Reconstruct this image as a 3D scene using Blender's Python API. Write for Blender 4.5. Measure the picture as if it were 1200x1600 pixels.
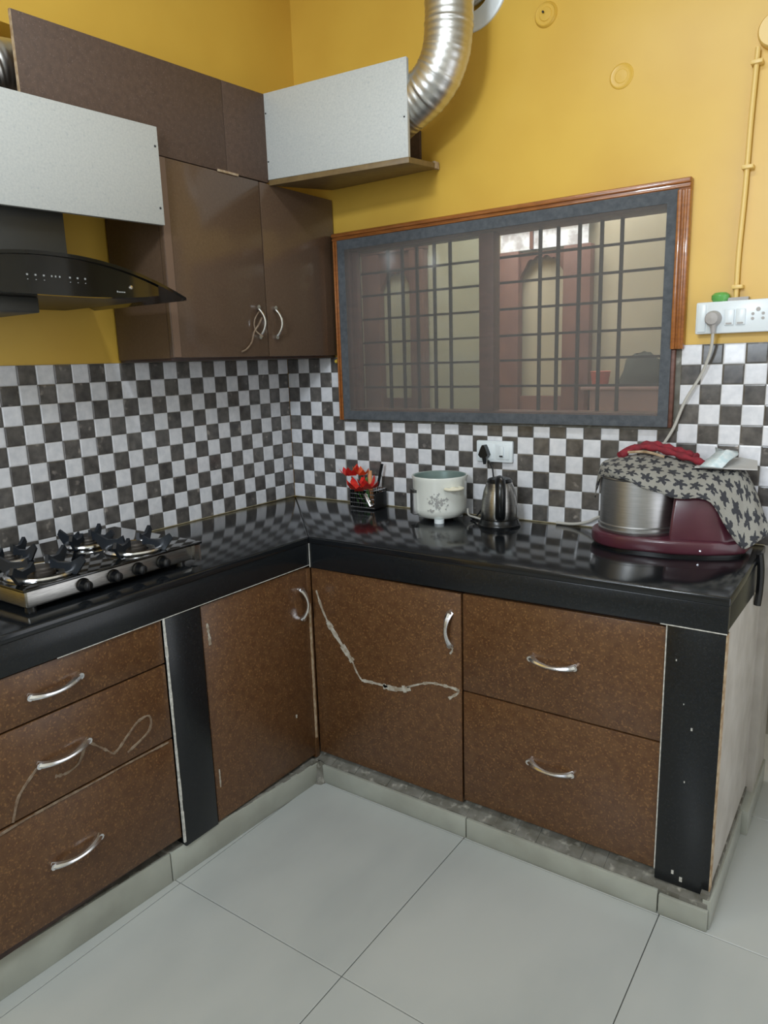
import bpy, bmesh, math, random
from mathutils import Vector, Matrix
from math import pi, sin, cos, radians

for o in list(bpy.data.objects): bpy.data.objects.remove(o)
random.seed(7)
SC = bpy.context.scene
C = SC.collection
U = 0.06            # one backsplash check is 6 cm; all lengths below are in checks
ZF = 15.1           # worktop height above the floor, in checks
def V(x, y, z): return Vector((x * U, y * U, (z + ZF) * U))

# ------------------------------------------------------------------ camera
cam = bpy.data.cameras.new('camera'); camo = bpy.data.objects.new('camera', cam); C.objects.link(camo)
yaw, pit, rol, fpx = 0.61447, -0.20533, -0.03097, 1125.73
f = Vector((-sin(yaw) * cos(pit), cos(yaw) * cos(pit), sin(pit)))
r = Vector((cos(yaw), sin(yaw), 0)); u = r.cross(f)
r2 = cos(rol) * r + sin(rol) * u; u2 = -sin(rol) * r + cos(rol) * u
M = Matrix((r2, u2, -f)).transposed().to_4x4(); M.translation = V(36.08, -39.63, 9.62)
camo.matrix_world = M
cam.sensor_fit = 'VERTICAL'; cam.sensor_height = 36; cam.lens = 36 * fpx / 1600; cam.clip_start = .02
SC.camera = camo

# ------------------------------------------------------------------ light
w = bpy.data.worlds.new('world'); SC.world = w; w.use_nodes = True
w.node_tree.nodes['Background'].inputs[0].default_value = (.72, .84, 1, 1)
w.node_tree.nodes['Background'].inputs[1].default_value = .25
def area(name, loc, target, sx, sy, power, col):
    l = bpy.data.lights.new(name, 'AREA'); l.shape = 'RECTANGLE'; l.size = sx * U; l.size_y = sy * U
    l.energy = power; l.color = col
    o = bpy.data.objects.new(name, l); C.objects.link(o); o.location = V(*loc)
    o.rotation_euler = (V(*target) - V(*loc)).to_track_quat('-Z', 'Y').to_euler()
    return o
area('window_daylight', (22, -63, 17), (20, 0, 6), 14, 16, 20, (.80, .90, 1))
area('wall_tube_lamp', (28, -60, 29), (18, 0, 8), 7, 4, 31, (.86, .94, 1))
area('doorway_daylight', (46.5, -11, 3), (30, -8, 3), 14, 30, 7, (.95, .97, 1))
area('ceiling_lamp', (24, -22, 33.2), (24, -21.99, 0), 16, 3, 13, (.86, .94, 1))
area('neighbour_room_lamp', (12, 8, 26), (9, 14, 4), 24, 4, 18, (1, .98, .95))
SC.view_settings.view_transform = 'Standard'; SC.view_settings.look = 'None'
SC.view_settings.exposure = 0.2; SC.view_settings.gamma = 1; SC.view_settings.use_curve_mapping = False

# ------------------------------------------------------------------ materials
def lin(h):
    if isinstance(h, str):
        h = h.lstrip('#'); c = [int(h[i:i + 2], 16) / 255 for i in (0, 2, 4)]
        return tuple((v / 12.92 if v <= .04045 else ((v + .055) / 1.055) ** 2.4) for v in c) + (1,)
    return tuple(h) + (1,)
def mat(name, col, rough=.5, metal=0, spec=.5, col2=None, scale=8, detail=4, lo=.35, hi=.65, bump=0, bscale=60,
        col3=None, scale3=60, lo3=.62, hi3=.66, stretch=(1, 1, 1), coat=0, rvar=0, perobj=0, emit=0, trans=0, aniso=0):
    m = bpy.data.materials.new(name); m.use_nodes = True; nt = m.node_tree; N = nt.nodes; L = nt.links
    b = N['Principled BSDF']
    b.inputs['Roughness'].default_value = rough; b.inputs['Metallic'].default_value = metal
    b.inputs['Specular IOR Level'].default_value = spec; b.inputs['Coat Weight'].default_value = coat
    b.inputs['Coat Roughness'].default_value = .06
    b.inputs['Transmission Weight'].default_value = trans
    if aniso: b.inputs['Anisotropic'].default_value = aniso
    g = N.new('ShaderNodeNewGeometry'); mp = N.new('ShaderNodeMapping'); mp.inputs['Scale'].default_value = stretch
    L.new(g.outputs['Position'], mp.inputs['Vector'])
    out = None
    c1 = N.new('ShaderNodeRGB'); c1.outputs[0].default_value = lin(col); out = c1.outputs[0]
    def noise(s, d, l, h):
        n = N.new('ShaderNodeTexNoise'); n.inputs['Scale'].default_value = s; n.inputs['Detail'].default_value = d
        L.new(mp.outputs[0], n.inputs['Vector'])
        r_ = N.new('ShaderNodeMapRange'); r_.inputs[1].default_value = l; r_.inputs[2].default_value = h
        L.new(n.outputs['Fac'], r_.inputs[0]); return r_.outputs[0], n.outputs['Fac']
    if col2:
        fac, raw = noise(scale, detail, lo, hi)
        mx = N.new('ShaderNodeMix'); mx.data_type = 'RGBA'; L.new(fac, mx.inputs[0]); L.new(out, mx.inputs[6]); mx.inputs[7].default_value = lin(col2)
        out = mx.outputs[2]
        if rvar:
            rr = N.new('ShaderNodeMapRange'); rr.inputs[3].default_value = rough; rr.inputs[4].default_value = rough + rvar
            L.new(fac, rr.inputs[0]); L.new(rr.outputs[0], b.inputs['Roughness'])
    if col3:
        fac, raw = noise(scale3, 2, lo3, hi3)
        mx = N.new('ShaderNodeMix'); mx.data_type = 'RGBA'; L.new(fac, mx.inputs[0]); L.new(out, mx.inputs[6]); mx.inputs[7].default_value = lin(col3)
        out = mx.outputs[2]
    if perobj:
        oi = N.new('ShaderNodeObjectInfo'); r_ = N.new('ShaderNodeMapRange'); r_.inputs[3].default_value = 1 - perobj; r_.inputs[4].default_value = 1 + perobj
        L.new(oi.outputs['Random'], r_.inputs[0]); hs = N.new('ShaderNodeHueSaturation'); L.new(r_.outputs[0], hs.inputs['Value']); L.new(out, hs.inputs['Color'])
        out = hs.outputs[0]
    L.new(out, b.inputs['Base Color'])
    if bump:
        n = N.new('ShaderNodeTexNoise'); n.inputs['Scale'].default_value = bscale; n.inputs['Detail'].default_value = 3; L.new(mp.outputs[0], n.inputs['Vector'])
        bp = N.new('ShaderNodeBump'); bp.inputs['Strength'].default_value = bump; bp.inputs['Distance'].default_value = .002
        L.new(n.outputs['Fac'], bp.inputs['Height']); L.new(bp.outputs[0], b.inputs['Normal'])
    if emit:
        b.inputs['Emission Color'].default_value = lin(col); b.inputs['Emission Strength'].default_value = emit
    return m
MT = dict(
 yellow=mat('yellow_paint', '#dab24b', .36, spec=.5, col2='#d3a945', scale=3, bump=.12, bscale=25),
 ceiling=mat('white_distemper', '#d8d6cc', .8),
 plain=mat('grey_white_paint', '#b3aea6', .7, col2='#a29c93', scale=9, bump=.1),
 cement=mat('cement', '#77756e', .85, col2='#565349', scale=22, lo=.3, hi=.7, col3='#9c998f', scale3=40, lo3=.58, hi3=.75, bump=.6, bscale=70),
 grout=mat('grout', '#aaa8a4', .9, col2='#989590', scale=20),
 floor=mat('vitrified_floor_tile', '#b0b2ae', .24, spec=.5, col2='#a5a8a5', scale=2.4, lo=.4, hi=.62, stretch=(1, .5, 1), perobj=.015, bump=.03, bscale=9),
 joint=mat('floor_joint', '#7a7a74', .9),
 skirt=mat('skirting_tile', '#a5a79d', .3, col2='#93948a', scale=6, perobj=.02),
 wtile=mat('white_ceramic_tile', '#e3e3e7', .16, col2='#d3d4d9', scale=40, perobj=.03, coat=.2, bump=.08, bscale=60),
 dtile=mat('dark_marble_tile', '#67635f', .17, col2='#474443', scale=34, lo=.3, hi=.7, col3='#8d8680', scale3=28, lo3=.64, hi3=.74, perobj=.2, coat=.2),
 granite=mat('black_granite', '#131517', .12, spec=.5, col2='#1b1d20', scale=200, col3='#24272a', scale3=330, lo3=.68, hi3=.78),
 granite_face=mat('black_granite_face', '#121416', .26, spec=.4, col2='#1a1d20', scale=160, lo=.3, hi=.7, col3='#2c2f32', scale3=300, lo3=.66, hi3=.76),
 lam=mat('copper_fleck_laminate', '#5f4229', .33, spec=.45, col2='#523621', scale=45, col3='#825e3a', scale3=190, lo3=.55, hi3=.75),
 lam2=mat('brown_gloss_laminate', '#5c4a3c', .16, spec=.5, col2='#554335', scale=120, lo=.2, hi=.8, col3='#675345', scale3=260, lo3=.6, hi3=.8),
 lam3=mat('brown_matt_laminate', '#584539', .6, spec=.4, col2='#4e3d33', scale=60, col3='#67544a', scale3=240, lo3=.6, hi3=.7),
 lamin=mat('dark_laminate_side', '#3f2a22', .4, col2='#35231c', scale=50),
 edge=mat('raw_board_edge', '#b5a288', .8, col2='#8f7454', scale=60),
 whitelam=mat('speckled_white_laminate', '#bcbdb9', .5, col2='#b1b3b1', scale=160, lo=.35, hi=.7, col3='#a3a7a8', scale3=120, lo3=.62, hi3=.8),
 under=mat('board_underside', '#7b6540', .45, col2='#6b5636', scale=30),
 drum=mat('drum_steel', '#b9b9b9', .4, 1, col2='#adadad', scale=20, stretch=(1, 1, 14)),
 steel=mat('brushed_steel', '#b4b2ae', .28, 1, col2='#9c9a97', scale=40, stretch=(1, 1, 14)),
 chrome=mat('chrome', '#e4e4e6', .2, 1),
 foil=mat('aluminium_duct_foil', '#cfcecb', .36, 1, bump=.1, bscale=30),
 steelgrey=mat('grey_steel_sheet', '#474744', .45, .5),
 black=mat('black_plastic', '#121315', .28),
 blackgloss=mat('black_glass', '#060707', .06, coat=.6),
 hoodunder=mat('hood_underside', '#2e2a27', .4, .3),
 white=mat('white_plastic', '#dfe6ea', .3),
 cooker=mat('cream_white_enamel', '#dfe1da', .25, coat=.3),
 cookerin=mat('grey_green_pot_lining', '#7f918c', .35, .3),
 printg=mat('grey_floral_print', '#9a9a98', .6),
 cream=mat('cream_plastic', '#e2dcc6', .4),
 maroon=mat('maroon_plastic', '#532b36', .3, coat=.2, col2='#4a202b', scale=9),
 red=mat('red_cloth', '#8f2230', .8, col2='#6e1c28', scale=50, bump=.5, bscale=120),
 redp=mat('red_petal', '#d0202c', .5, col2='#e2452c', scale=60),
 orange=mat('orange_petal', '#e05a2c', .5),
 peach=mat('peach_plastic', '#dda070', .5),
 green=mat('green_plastic', '#63ab58', .3),
 wood=mat('varnished_window_wood', '#a0622f', .28, col2='#865026', scale=18, stretch=(1, 6, 6), coat=.4),
 wood2=mat('old_brown_wood', '#6a4438', .5, col2='#573628', scale=20, stretch=(1, 1, 4)),
 wood3=mat('terracotta_doorframe', '#715046', .5, col2='#63433b', scale=12),
 iron=mat('black_iron', '#33312e', .5, .3),
 nettape=mat('grey_net_tape', '#585c61', .9, col2='#4a4e53', scale=60, bump=.5, bscale=200),
 creamwall=mat('cream_wall', '#b9b49c', .8, col2='#aeaa92', scale=3),
 conduit=mat('painted_conduit', '#e3c276', .35),
 putty=mat('white_putty', '#d5d3cc', .8, col2='#a9a7a0', scale=80),
 tape=mat('old_tape_residue', '#8d7c69', .5, col2='#6d5744', scale=70),
 tapew=mat('whitish_tape_residue', '#b7b2a6', .5, col2='#8f8270', scale=60),
 cord=mat('grey_white_cord', '#b9b6ae', .5),
 plug=mat('grey_plug', '#a8a3a0', .5),
 caulk=mat('yellowed_caulk', '#b3a88c', .8, col2='#94896a', scale=40),
 paper=mat('off_white_sheet', '#b9b7b4', .7),
 packet=mat('pale_blue_packet', '#c3d6da', .35, col2='#dfe7e8', scale=70),
 darkcloth=mat('dark_green_cloth', '#3f4641', .9), pinkbox=mat('dull_pink_box', '#a88c84', .7),
 hole=mat('dark_slot', '#26282a', .8), hoodmark=mat('pale_hood_print', '#8f9190', .5), yelplug=mat('yellow_plug', '#c0a23a', .5),
)
# glass and net
def glassmat(name, tint, fac):
    m = bpy.data.materials.new(name); m.use_nodes = True; nt = m.node_tree; N = nt.nodes; L = nt.links
    for n in list(N): N.remove(n)
    o = N.new('ShaderNodeOutputMaterial'); mx = N.new('ShaderNodeMixShader'); t = N.new('ShaderNodeBsdfTransparent'); t.inputs[0].default_value = lin(tint)
    g = N.new('ShaderNodeBsdfGlossy'); g.inputs['Roughness'].default_value = .08
    mx.inputs[0].default_value = fac; L.new(t.outputs[0], mx.inputs[1]); L.new(g.outputs[0], mx.inputs[2]); L.new(mx.outputs[0], o.inputs[0]); return m
MT['glass'] = glassmat('window_glass', '#e9efee', .07)
def netmat():
    m = bpy.data.materials.new('grey_insect_net'); m.use_nodes = True; nt = m.node_tree; N = nt.nodes; L = nt.links
    for n in list(N): N.remove(n)
    o = N.new('ShaderNodeOutputMaterial'); mx = N.new('ShaderNodeMixShader'); t = N.new('ShaderNodeBsdfTransparent')
    d = N.new('ShaderNodeBsdfDiffuse'); d.inputs[0].default_value = lin('#85827f')
    g = N.new('ShaderNodeNewGeometry'); nz = N.new('ShaderNodeTexNoise'); nz.inputs['Scale'].default_value = 5
    L.new(g.outputs['Position'], nz.inputs[0]); mr = N.new('ShaderNodeMapRange'); mr.inputs[3].default_value = .22; mr.inputs[4].default_value = .31
    L.new(nz.outputs['Fac'], mr.inputs[0]); L.new(mr.outputs[0], mx.inputs[0])
    L.new(t.outputs[0], mx.inputs[1]); L.new(d.outputs[0], mx.inputs[2]); L.new(mx.outputs[0], o.inputs[0]); return m
MT['net'] = netmat()
# woven cloth with rows of dark star motifs, laid out on the cloth's own UVs
def starcloth():
    m = bpy.data.materials.new('star_print_cloth'); m.use_nodes = True; nt = m.node_tree; N = nt.nodes; L = nt.links
    b = N['Principled BSDF']; b.inputs['Roughness'].default_value = .9
    def math_(op, a, c=None):
        n = N.new('ShaderNodeMath'); n.operation = op
        for i, v in enumerate((a, c)):
            if v is None: continue
            if hasattr(v, 'links'): L.new(v, n.inputs[i])
            else: n.inputs[i].default_value = v
        return n.outputs[0]
    uv = N.new('ShaderNodeUVMap'); uv.uv_map = 'uv'; sp = N.new('ShaderNodeSeparateXYZ'); L.new(uv.outputs[0], sp.inputs[0])
    row = math_('FLOOR', sp.outputs[1]); off = math_('MULTIPLY', math_('MODULO', row, 2.0), .5)
    x = math_('SUBTRACT', math_('FRACT', math_('ADD', sp.outputs[0], off)), .5); y = math_('SUBTRACT', math_('FRACT', sp.outputs[1]), .5)
    rad = math_('SQRT', math_('ADD', math_('MULTIPLY', x, x), math_('MULTIPLY', y, y)))
    ang = math_('ARCTAN2', y, x)
    lim = math_('ADD', .33, math_('MULTIPLY', math_('COSINE', math_('MULTIPLY', ang, 5.0)), .12))
    nz = N.new('ShaderNodeTexNoise'); nz.inputs['Scale'].default_value = 6; L.new(uv.outputs[0], nz.inputs[0])
    lim = math_('ADD', lim, math_('MULTIPLY', math_('SUBTRACT', nz.outputs['Fac'], .5), .5))
    fac = math_('LESS_THAN', rad, lim)
    n2 = N.new('ShaderNodeTexNoise'); n2.inputs['Scale'].default_value = 25; L.new(uv.outputs[0], n2.inputs[0])
    m0 = N.new('ShaderNodeMix'); m0.data_type = 'RGBA'; L.new(n2.outputs['Fac'], m0.inputs[0]); m0.inputs[6].default_value = lin('#74726c'); m0.inputs[7].default_value = lin('#a09e96')
    m1 = N.new('ShaderNodeMix'); m1.data_type = 'RGBA'; L.new(fac, m1.inputs[0]); L.new(m0.outputs[2], m1.inputs[6]); m1.inputs[7].default_value = lin('#333439')
    L.new(m1.outputs[2], b.inputs['Base Color']); return m
MT['star'] = starcloth()

# ------------------------------------------------------------------ mesh helpers
class MB:
    def __init__(s): s.v = []; s.f = []; s.uv = None
    def add(s, vs, fs):
        b = len(s.v); s.v += [V(*p) for p in vs]; s.f += [[i + b for i in q] for q in fs]; return s
    def box(s, x0, x1, y0, y1, z0, z1):
        return s.hexa([(x0, y0), (x1, y0), (x1, y1), (x0, y1)], z0, z1)
    def hexa(s, poly, z0, z1):           # prism over plan polygon; z0,z1 may be lists per corner
        n = len(poly); a = z0 if hasattr(z0, '__len__') else [z0] * n; c = z1 if hasattr(z1, '__len__') else [z1] * n
        vs = [(p[0], p[1], a[i]) for i, p in enumerate(poly)] + [(p[0], p[1], c[i]) for i, p in enumerate(poly)]
        return s.add(vs, [list(range(n))[::-1], list(range(n, 2 * n))] + [[i, (i + 1) % n, n + (i + 1) % n, n + i] for i in range(n)])
    def prism(s, pts, d):                # planar 3D polygon extruded by vector d
        n = len(pts); vs = list(pts) + [(p[0] + d[0], p[1] + d[1], p[2] + d[2]) for p in pts]
        return s.add(vs, [list(range(n))[::-1], list(range(n, 2 * n))] + [[i, (i + 1) % n, n + (i + 1) % n, n + i] for i in range(n)])
    def tube(s, path, rad, n=10, closed=False, caps=True, flat=1.0):
        P = [Vector(p) for p in path]; m = len(P); R = rad if hasattr(rad, '__len__') else [rad] * m
        up = None; rings = []
        for i in range(m):
            if closed: t = P[(i + 1) % m] - P[i - 1]
            else: t = P[min(i + 1, m - 1)] - P[max(i - 1, 0)]
            t.normalize()
            if up is None:
                up = Vector((0, 0, 1)) if abs(t.z) < .9 else Vector((1, 0, 0))
            a = (up - t * up.dot(t)).normalized(); up = a; b = t.cross(a)
            rings.append([tuple(P[i] + (a * cos(2 * pi * k / n) * flat + b * sin(2 * pi * k / n)) * R[i]) for k in range(n)])
        vs = [p for q in rings for p in q]; fs = []
        for i in range(m if closed else m - 1):
            j = (i + 1) % m
            for k in range(n): fs.append([i * n + k, i * n + (k + 1) % n, j * n + (k + 1) % n, j * n + k])
        if caps and not closed: fs += [list(range(n))[::-1], [(m - 1) * n + k for k in range(n)]]
        return s.add(vs, fs)
    def lathe(s, c, prof, n=32, axis=(0, 0, 1), sx=1, sy=1, caps=False):
        ax = Vector(axis).normalized(); a = Vector((1, 0, 0)) if abs(ax.x) < .9 else Vector((0, 1, 0)); a = (a - ax * a.dot(ax)).normalized(); b = ax.cross(a)
        c = Vector(c); vs = []; fs = []
        for rr, h in prof:
            for k in range(n): vs.append(tuple(c + ax * h + a * cos(2 * pi * k / n) * rr * sx + b * sin(2 * pi * k / n) * rr * sy))
        for i in range(len(prof) - 1):
            for k in range(n): fs.append([i * n + k, i * n + (k + 1) % n, (i + 1) * n + (k + 1) % n, (i + 1) * n + k])
        if caps: fs += [list(range(n))[::-1], [(len(prof) - 1) * n + k for k in range(n)]]
        return s.add(vs, fs)
    def build(s, name, m, parent=None, bevel=0, segs=2, sharp=35, thick=0, smooth=True, kind=None, label=None):
        o0 = parent.matrix_world.translation.copy() if parent is not None else Vector((0, 0, 0))
        me = bpy.data.meshes.new(name)
        if parent is None and s.v:
            xs = [min(v[i] for v in s.v) for i in range(3)]; xe = [max(v[i] for v in s.v) for i in range(3)]
            o0 = Vector(((xs[0] + xe[0]) / 2, (xs[1] + xe[1]) / 2, xs[2]))
        me.from_pydata([tuple(v - o0) for v in s.v], [], s.f); me.update()
        bm = bmesh.new(); bm.from_mesh(me); bmesh.ops.recalc_face_normals(bm, faces=bm.faces)
        if bevel:
            es = [e for e in bm.edges if len(e.link_faces) == 2 and e.calc_face_angle() > radians(30)]
            bmesh.ops.bevel(bm, geom=es, offset=bevel * U, segments=segs, profile=.5, affect='EDGES', clamp_overlap=True)
        bm.to_mesh(me); bm.free()
        if smooth:
            for p in me.polygons: p.use_smooth = True
            me.set_sharp_from_angle(angle=radians(sharp))
        me.materials.append(MT[m] if isinstance(m, str) else m)
        o = bpy.data.objects.new(name, me); C.objects.link(o); o.location = o0 if parent is None else (0, 0, 0)
        if parent is not None: o.parent = parent
        if thick:
            md = o.modifiers.new('thickness', 'SOLIDIFY'); md.thickness = thick * U; md.offset = 0
        if kind: o['kind'] = kind
        if label: o['label'] = label
        bpy.context.view_layer.update()
        return o
_view = bpy.context.view_layer
def thing(name, loc, label, cat, group=None):
    o = bpy.data.objects.new(name, None); C.objects.link(o); o.location = V(*loc); o.empty_display_size = .05
    o.matrix_world = Matrix.Translation(V(*loc))
    o['label'] = label; o['category'] = cat
    if group: o['group'] = group
    return o
def struct(name, loc=(0, 0, -15.1)):
    o = bpy.data.objects.new(name, None); C.objects.link(o); o.location = V(*loc); o.matrix_world = Matrix.Translation(V(*loc)); o['kind'] = 'structure'; return o
def tag(o, label, cat, group=None):
    o['label'] = label; o['category'] = cat
    if group: o['group'] = group
    return o
# subpart parents sit at their thing's origin (child location 0), so world translation is shared
def catmull(P, n):
    P = [Vector(p) for p in P]; out = []
    for i in range(len(P) - 1):
        a, b, c, d = P[max(i - 1, 0)], P[i], P[i + 1], P[min(i + 2, len(P) - 1)]
        for k in range(n):
            t = k / n; out.append(.5 * ((2 * b) + (c - a) * t + (2 * a - 5 * b + 4 * c - d) * t * t + (3 * b - a - 3 * c + d) * t ** 3))
    out.append(P[-1]); return out

# ------------------------------------------------------------------ room shell
F = -ZF; H = 36.5
YF, XR = -66, 47.5        # front wall, right wall
fl = struct('floor')
MB().box(-4, XR, YF, 24, F - 2, F - .12).build('slab', 'joint', fl)
fm = None; g = .018
xs = [-.4 + 10 * i for i in range(0, 6)]; xs = [-.4, 9.6, 19.65, 29.6, 39.7, 50.5]
ys = [YF, -60.6, -50.6, -40.6, -30.5, -20.4, -10.0, 0, 10]
for i in range(len(xs) - 1):
    for j in range(len(ys) - 1):
        if xs[i + 1] < 9.7 and ys[j] > -10.1: continue
        if ys[j] > -.1 and xs[i] < 29: continue
        y0, y1 = ys[j], ys[j + 1]
        MB().box(xs[i] + g, xs[i + 1] - g, y0 + g, y1 - g, F - .12, F).build('tile', 'floor', fl, bevel=.02, segs=1)
# left wall: plaster with a projecting band (beam) above
wl = struct('wall_left')
MB().box(-4, -.12, YF, 3.8, F, H).build('plaster', 'yellow', wl)
MB().box(-.12, 1.85, YF, 0.12, 25.03, H).build('beam', 'yellow', wl)
# back wall with the window opening, ends at the doorway on the right
wb = struct('wall_back')
XE = 31.8; T = 2.0
m = MB(); m.box(-4, 5.0, .12, T, F, H); m.box(27.0, XE, .12, T, F, H); m.box(5.0, 27.0, .12, T, F, 5.75); m.box(5.0, 27.0, .12, T, 17.9, H)
m.build('plaster', 'yellow', wb, smooth=False)
MB().box(XE, XE + 9, .12, T, 24, H).build('lintel', 'yellow', wb)
MB().box(31.2, XE + .04, .02, T + 2, F, 0.0).build('painted_jamb', 'plain', wb)
wr = struct('wall_right'); m = MB()
m.box(XR, XR + 3, YF, -18.5, F, H); m.box(XR, XR + 3, -18.5, -3.5, 19, H); m.box(XR, XR + 3, -3.5, 24, F, H); m.build('plaster', 'ceiling', wr, smooth=False)
wf = struct('wall_front'); m = MB()
m.box(-4, 12, YF - 3, YF, F, H); m.box(42, XR + 3, YF - 3, YF, F, H); m.box(12, 42, YF - 3, YF, F, 4); m.box(12, 42, YF - 3, YF, 27, H); m.build('plaster', 'ceiling', wf, smooth=False)
MB().box(XE + 9, XR + 3, .12, T, F, H).build('wall_passage', 'plain', kind='structure')
MB().box(-4, XR + 3, YF - 3, 24, H, H + 2).build('ceiling', 'ceiling', kind='structure')

# checkered tiles
def tilemesh(name, w_, h_, mt):
    m = MB(); a = .015; b = .06; d = .1
    x0, x1, z0, z1 = a, w_ - a, a, h_ - a
    vs = [(x0, .1, z0), (x1, .1, z0), (x1, .1, z1), (x0, .1, z1), (x0, .012, z0), (x1, .012, z0), (x1, .012, z1), (x0, .012, z1),
          (x0 + b, 0, z0 + b), (x1 - b, 0, z0 + b), (x1 - b, 0, z1 - b), (x0 + b, 0, z1 - b)]
    fs = [[i, (i + 1) % 4, 4 + (i + 1) % 4, 4 + i] for i in range(4)] + [[4 + i, 4 + (i + 1) % 4, 8 + (i + 1) % 4, 8 + i] for i in range(4)] + [[8, 9, 10, 11]]
    me = bpy.data.meshes.new(name); me.from_pydata([(p[0] * U, p[1] * U, p[2] * U) for p in vs], [], fs)
    bm = bmesh.new(); bm.from_mesh(me); bmesh.ops.recalc_face_normals(bm, faces=bm.faces)
    if sum(ff.normal.y * ff.calc_area() for ff in bm.faces if len(ff.verts) == 4) > 0: bmesh.ops.reverse_faces(bm, faces=bm.faces)
    bm.to_mesh(me); bm.free(); me.materials.append(MT[mt]); return me
TM = {}
def tile(parent, x, y, z, white, w_=1.0, h_=1.0, left=False):
    key = (white, round(w_, 2), round(h_, 2))
    if key not in TM: TM[key] = tilemesh('tile', w_, h_, 'wtile' if white else 'dtile')
    o = bpy.data.objects.new('tile', TM[key]); C.objects.link(o); o.parent = parent
    j = lambda: random.uniform(-1, 1)
    o.location = V(x, y, z) - parent.matrix_world.translation + Vector((0, j() * .0003, 0))
    o.rotation_euler = (j() * .006, 0, (pi / 2 if left else 0) + j() * .006)
for i in range(29):
    for rr in range(10):
        tile(wl, 0, -i - 1, rr, (i + rr) % 2 == 1, left=True)
for mcol in range(32):
    for rr in range(10):
        white = (mcol + rr) % 2 == 0
        w_ = 1.0; h_ = 1.0; x = mcol
        if mcol < 5:
            if mcol == 4: w_ = .93
        elif mcol < 27:
            if rr > 5: continue
            if rr == 5: h_ = .75
        elif mcol == 31: w_ = .78
        tile(wb, x, 0, rr, white, w_, h_)
MB().box(0.06, 31.78, .04, .12, 0, 5.7).build('grout_bed', 'grout', wb); MB().box(0.06, 4.93, .04, .12, 5.7, 10).build('grout_bed', 'grout', wb); MB().box(27.02, 31.78, .04, .12, 5.7, 10).build('grout_bed', 'grout', wb)
MB().box(-.12, -.04, -29, -.05, 0, 10).build('grout_bed', 'grout', wl)
m = MB(); m.box(0, .05, -29, 0, 0, .05); m.build('caulk_line', 'caulk', wl, bevel=.02); MB().box(0, 31.5, -.05, 0, 0, .05).build('caulk_line', 'caulk', wb, bevel=.02)
# painted-over round caps and yellow stub on the wall
def cap(x, z, r0, lab, dp=.14):
    t = MB(); t.lathe((x, .12, z), [(r0, 0), (r0 * .97, .5 * dp), (r0 * .88, dp), (r0 * .78, .7 * dp), (r0 * .55, .7 * dp), (r0 * .5, dp), (0, 1.1 * dp)], 28, (0, -1, 0))
    o = t.build('round_wall_plate', 'yellow', sharp=25); tag(o, lab, 'wall plate', 'painted-over round plates on the yellow wall'); return o
c1 = cap(19.39, 27.11, .62, 'yellow painted round wall plate with dark screw, nearest the duct')
q = MB(); q.lathe((19.3, -.1, 27.2), [(.06, 0), (.05, .06), (0, .07)], 10, (0, -1, 0)); o = q.build('screw', 'hole'); o.parent = c1; o.matrix_parent_inverse = c1.matrix_world.inverted()
cap(23.44, 23.28, .6, 'faint painted-over round plate on the wall between duct and conduit', .05)
o = MB().lathe((4.72, .1, 9.75), [(.1, 0), (.14, .1), (.16, .3), (.1, .45), (0, .47)], 12, (0, -1, 0)).build('wall_plug', 'yelplug'); tag(o, 'tiny yellow plug between the upper cabinet and the window frame', 'wall plug')

# ------------------------------------------------------------------ window
wn = struct('window_1', (16, 0, 5.8))
def frame_profile(m, x0, x1, z0, z1, horiz):
    # moulded timber: three stepped fillets
    if horiz:
        h = z1 - z0
        m.box(x0, x1, -.35, .3, z0, z1); m.box(x0, x1, -.48, -.3, z0 + h * .55, z1 - .05); m.box(x0, x1, -.42, -.3, z0 + h * .2, z0 + h * .42)
    else:
        w_ = x1 - x0
        m.box(x0, x1, -.35, .3, z0, z1); m.box(x0 + .05, x0 + w_ * .4, -.48, -.3, z0, z1); m.box(x0 + w_ * .55, x0 + w_ * .8, -.42, -.3, z0, z1)
m = MB(); frame_profile(m, 4.85, 27.15, 17.35, 17.95, True); m.build('head_moulding', 'wood', wn, bevel=.06)
m = MB(); frame_profile(m, 4.9, 5.35, 5.8, 17.4, False); m.build('side_moulding', 'wood', wn, bevel=.05)
m = MB(); frame_profile(m, 26.5, 27.15, 9.8, 17.4, False); m.build('side_moulding', 'wood', wn, bevel=.05)
MB().box(26.5, 26.78, -.3, .3, 5.8, 9.78).build('side_moulding', 'wood2', wn, bevel=.04)
MB().box(26.75, 27.05, -.02, .3, 5.6, 9.8).build('cement_edge', 'cement', wn, bevel=.03)
MB().box(5.0, 26.95, -.06, .3, 5.65, 5.85).build('sill_edge', 'cement', wn, bevel=.03)
# grey tape border of the net
m = MB(); m.box(5.3, 26.6, -.42, -.36, 5.85, 6.42); m.box(5.3, 26.6, -.42, -.36, 16.85, 17.45); m.box(5.3, 5.85, -.42, -.36, 6.42, 16.85); m.box(26.08, 26.6, -.42, -.36, 6.42, 16.85)
m.build('net_border', 'nettape', wn, smooth=False)
MB().box(5.6, 26.4, -.4, -.385, 6.1, 17.2).build('insect_net', 'net', wn)
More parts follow.
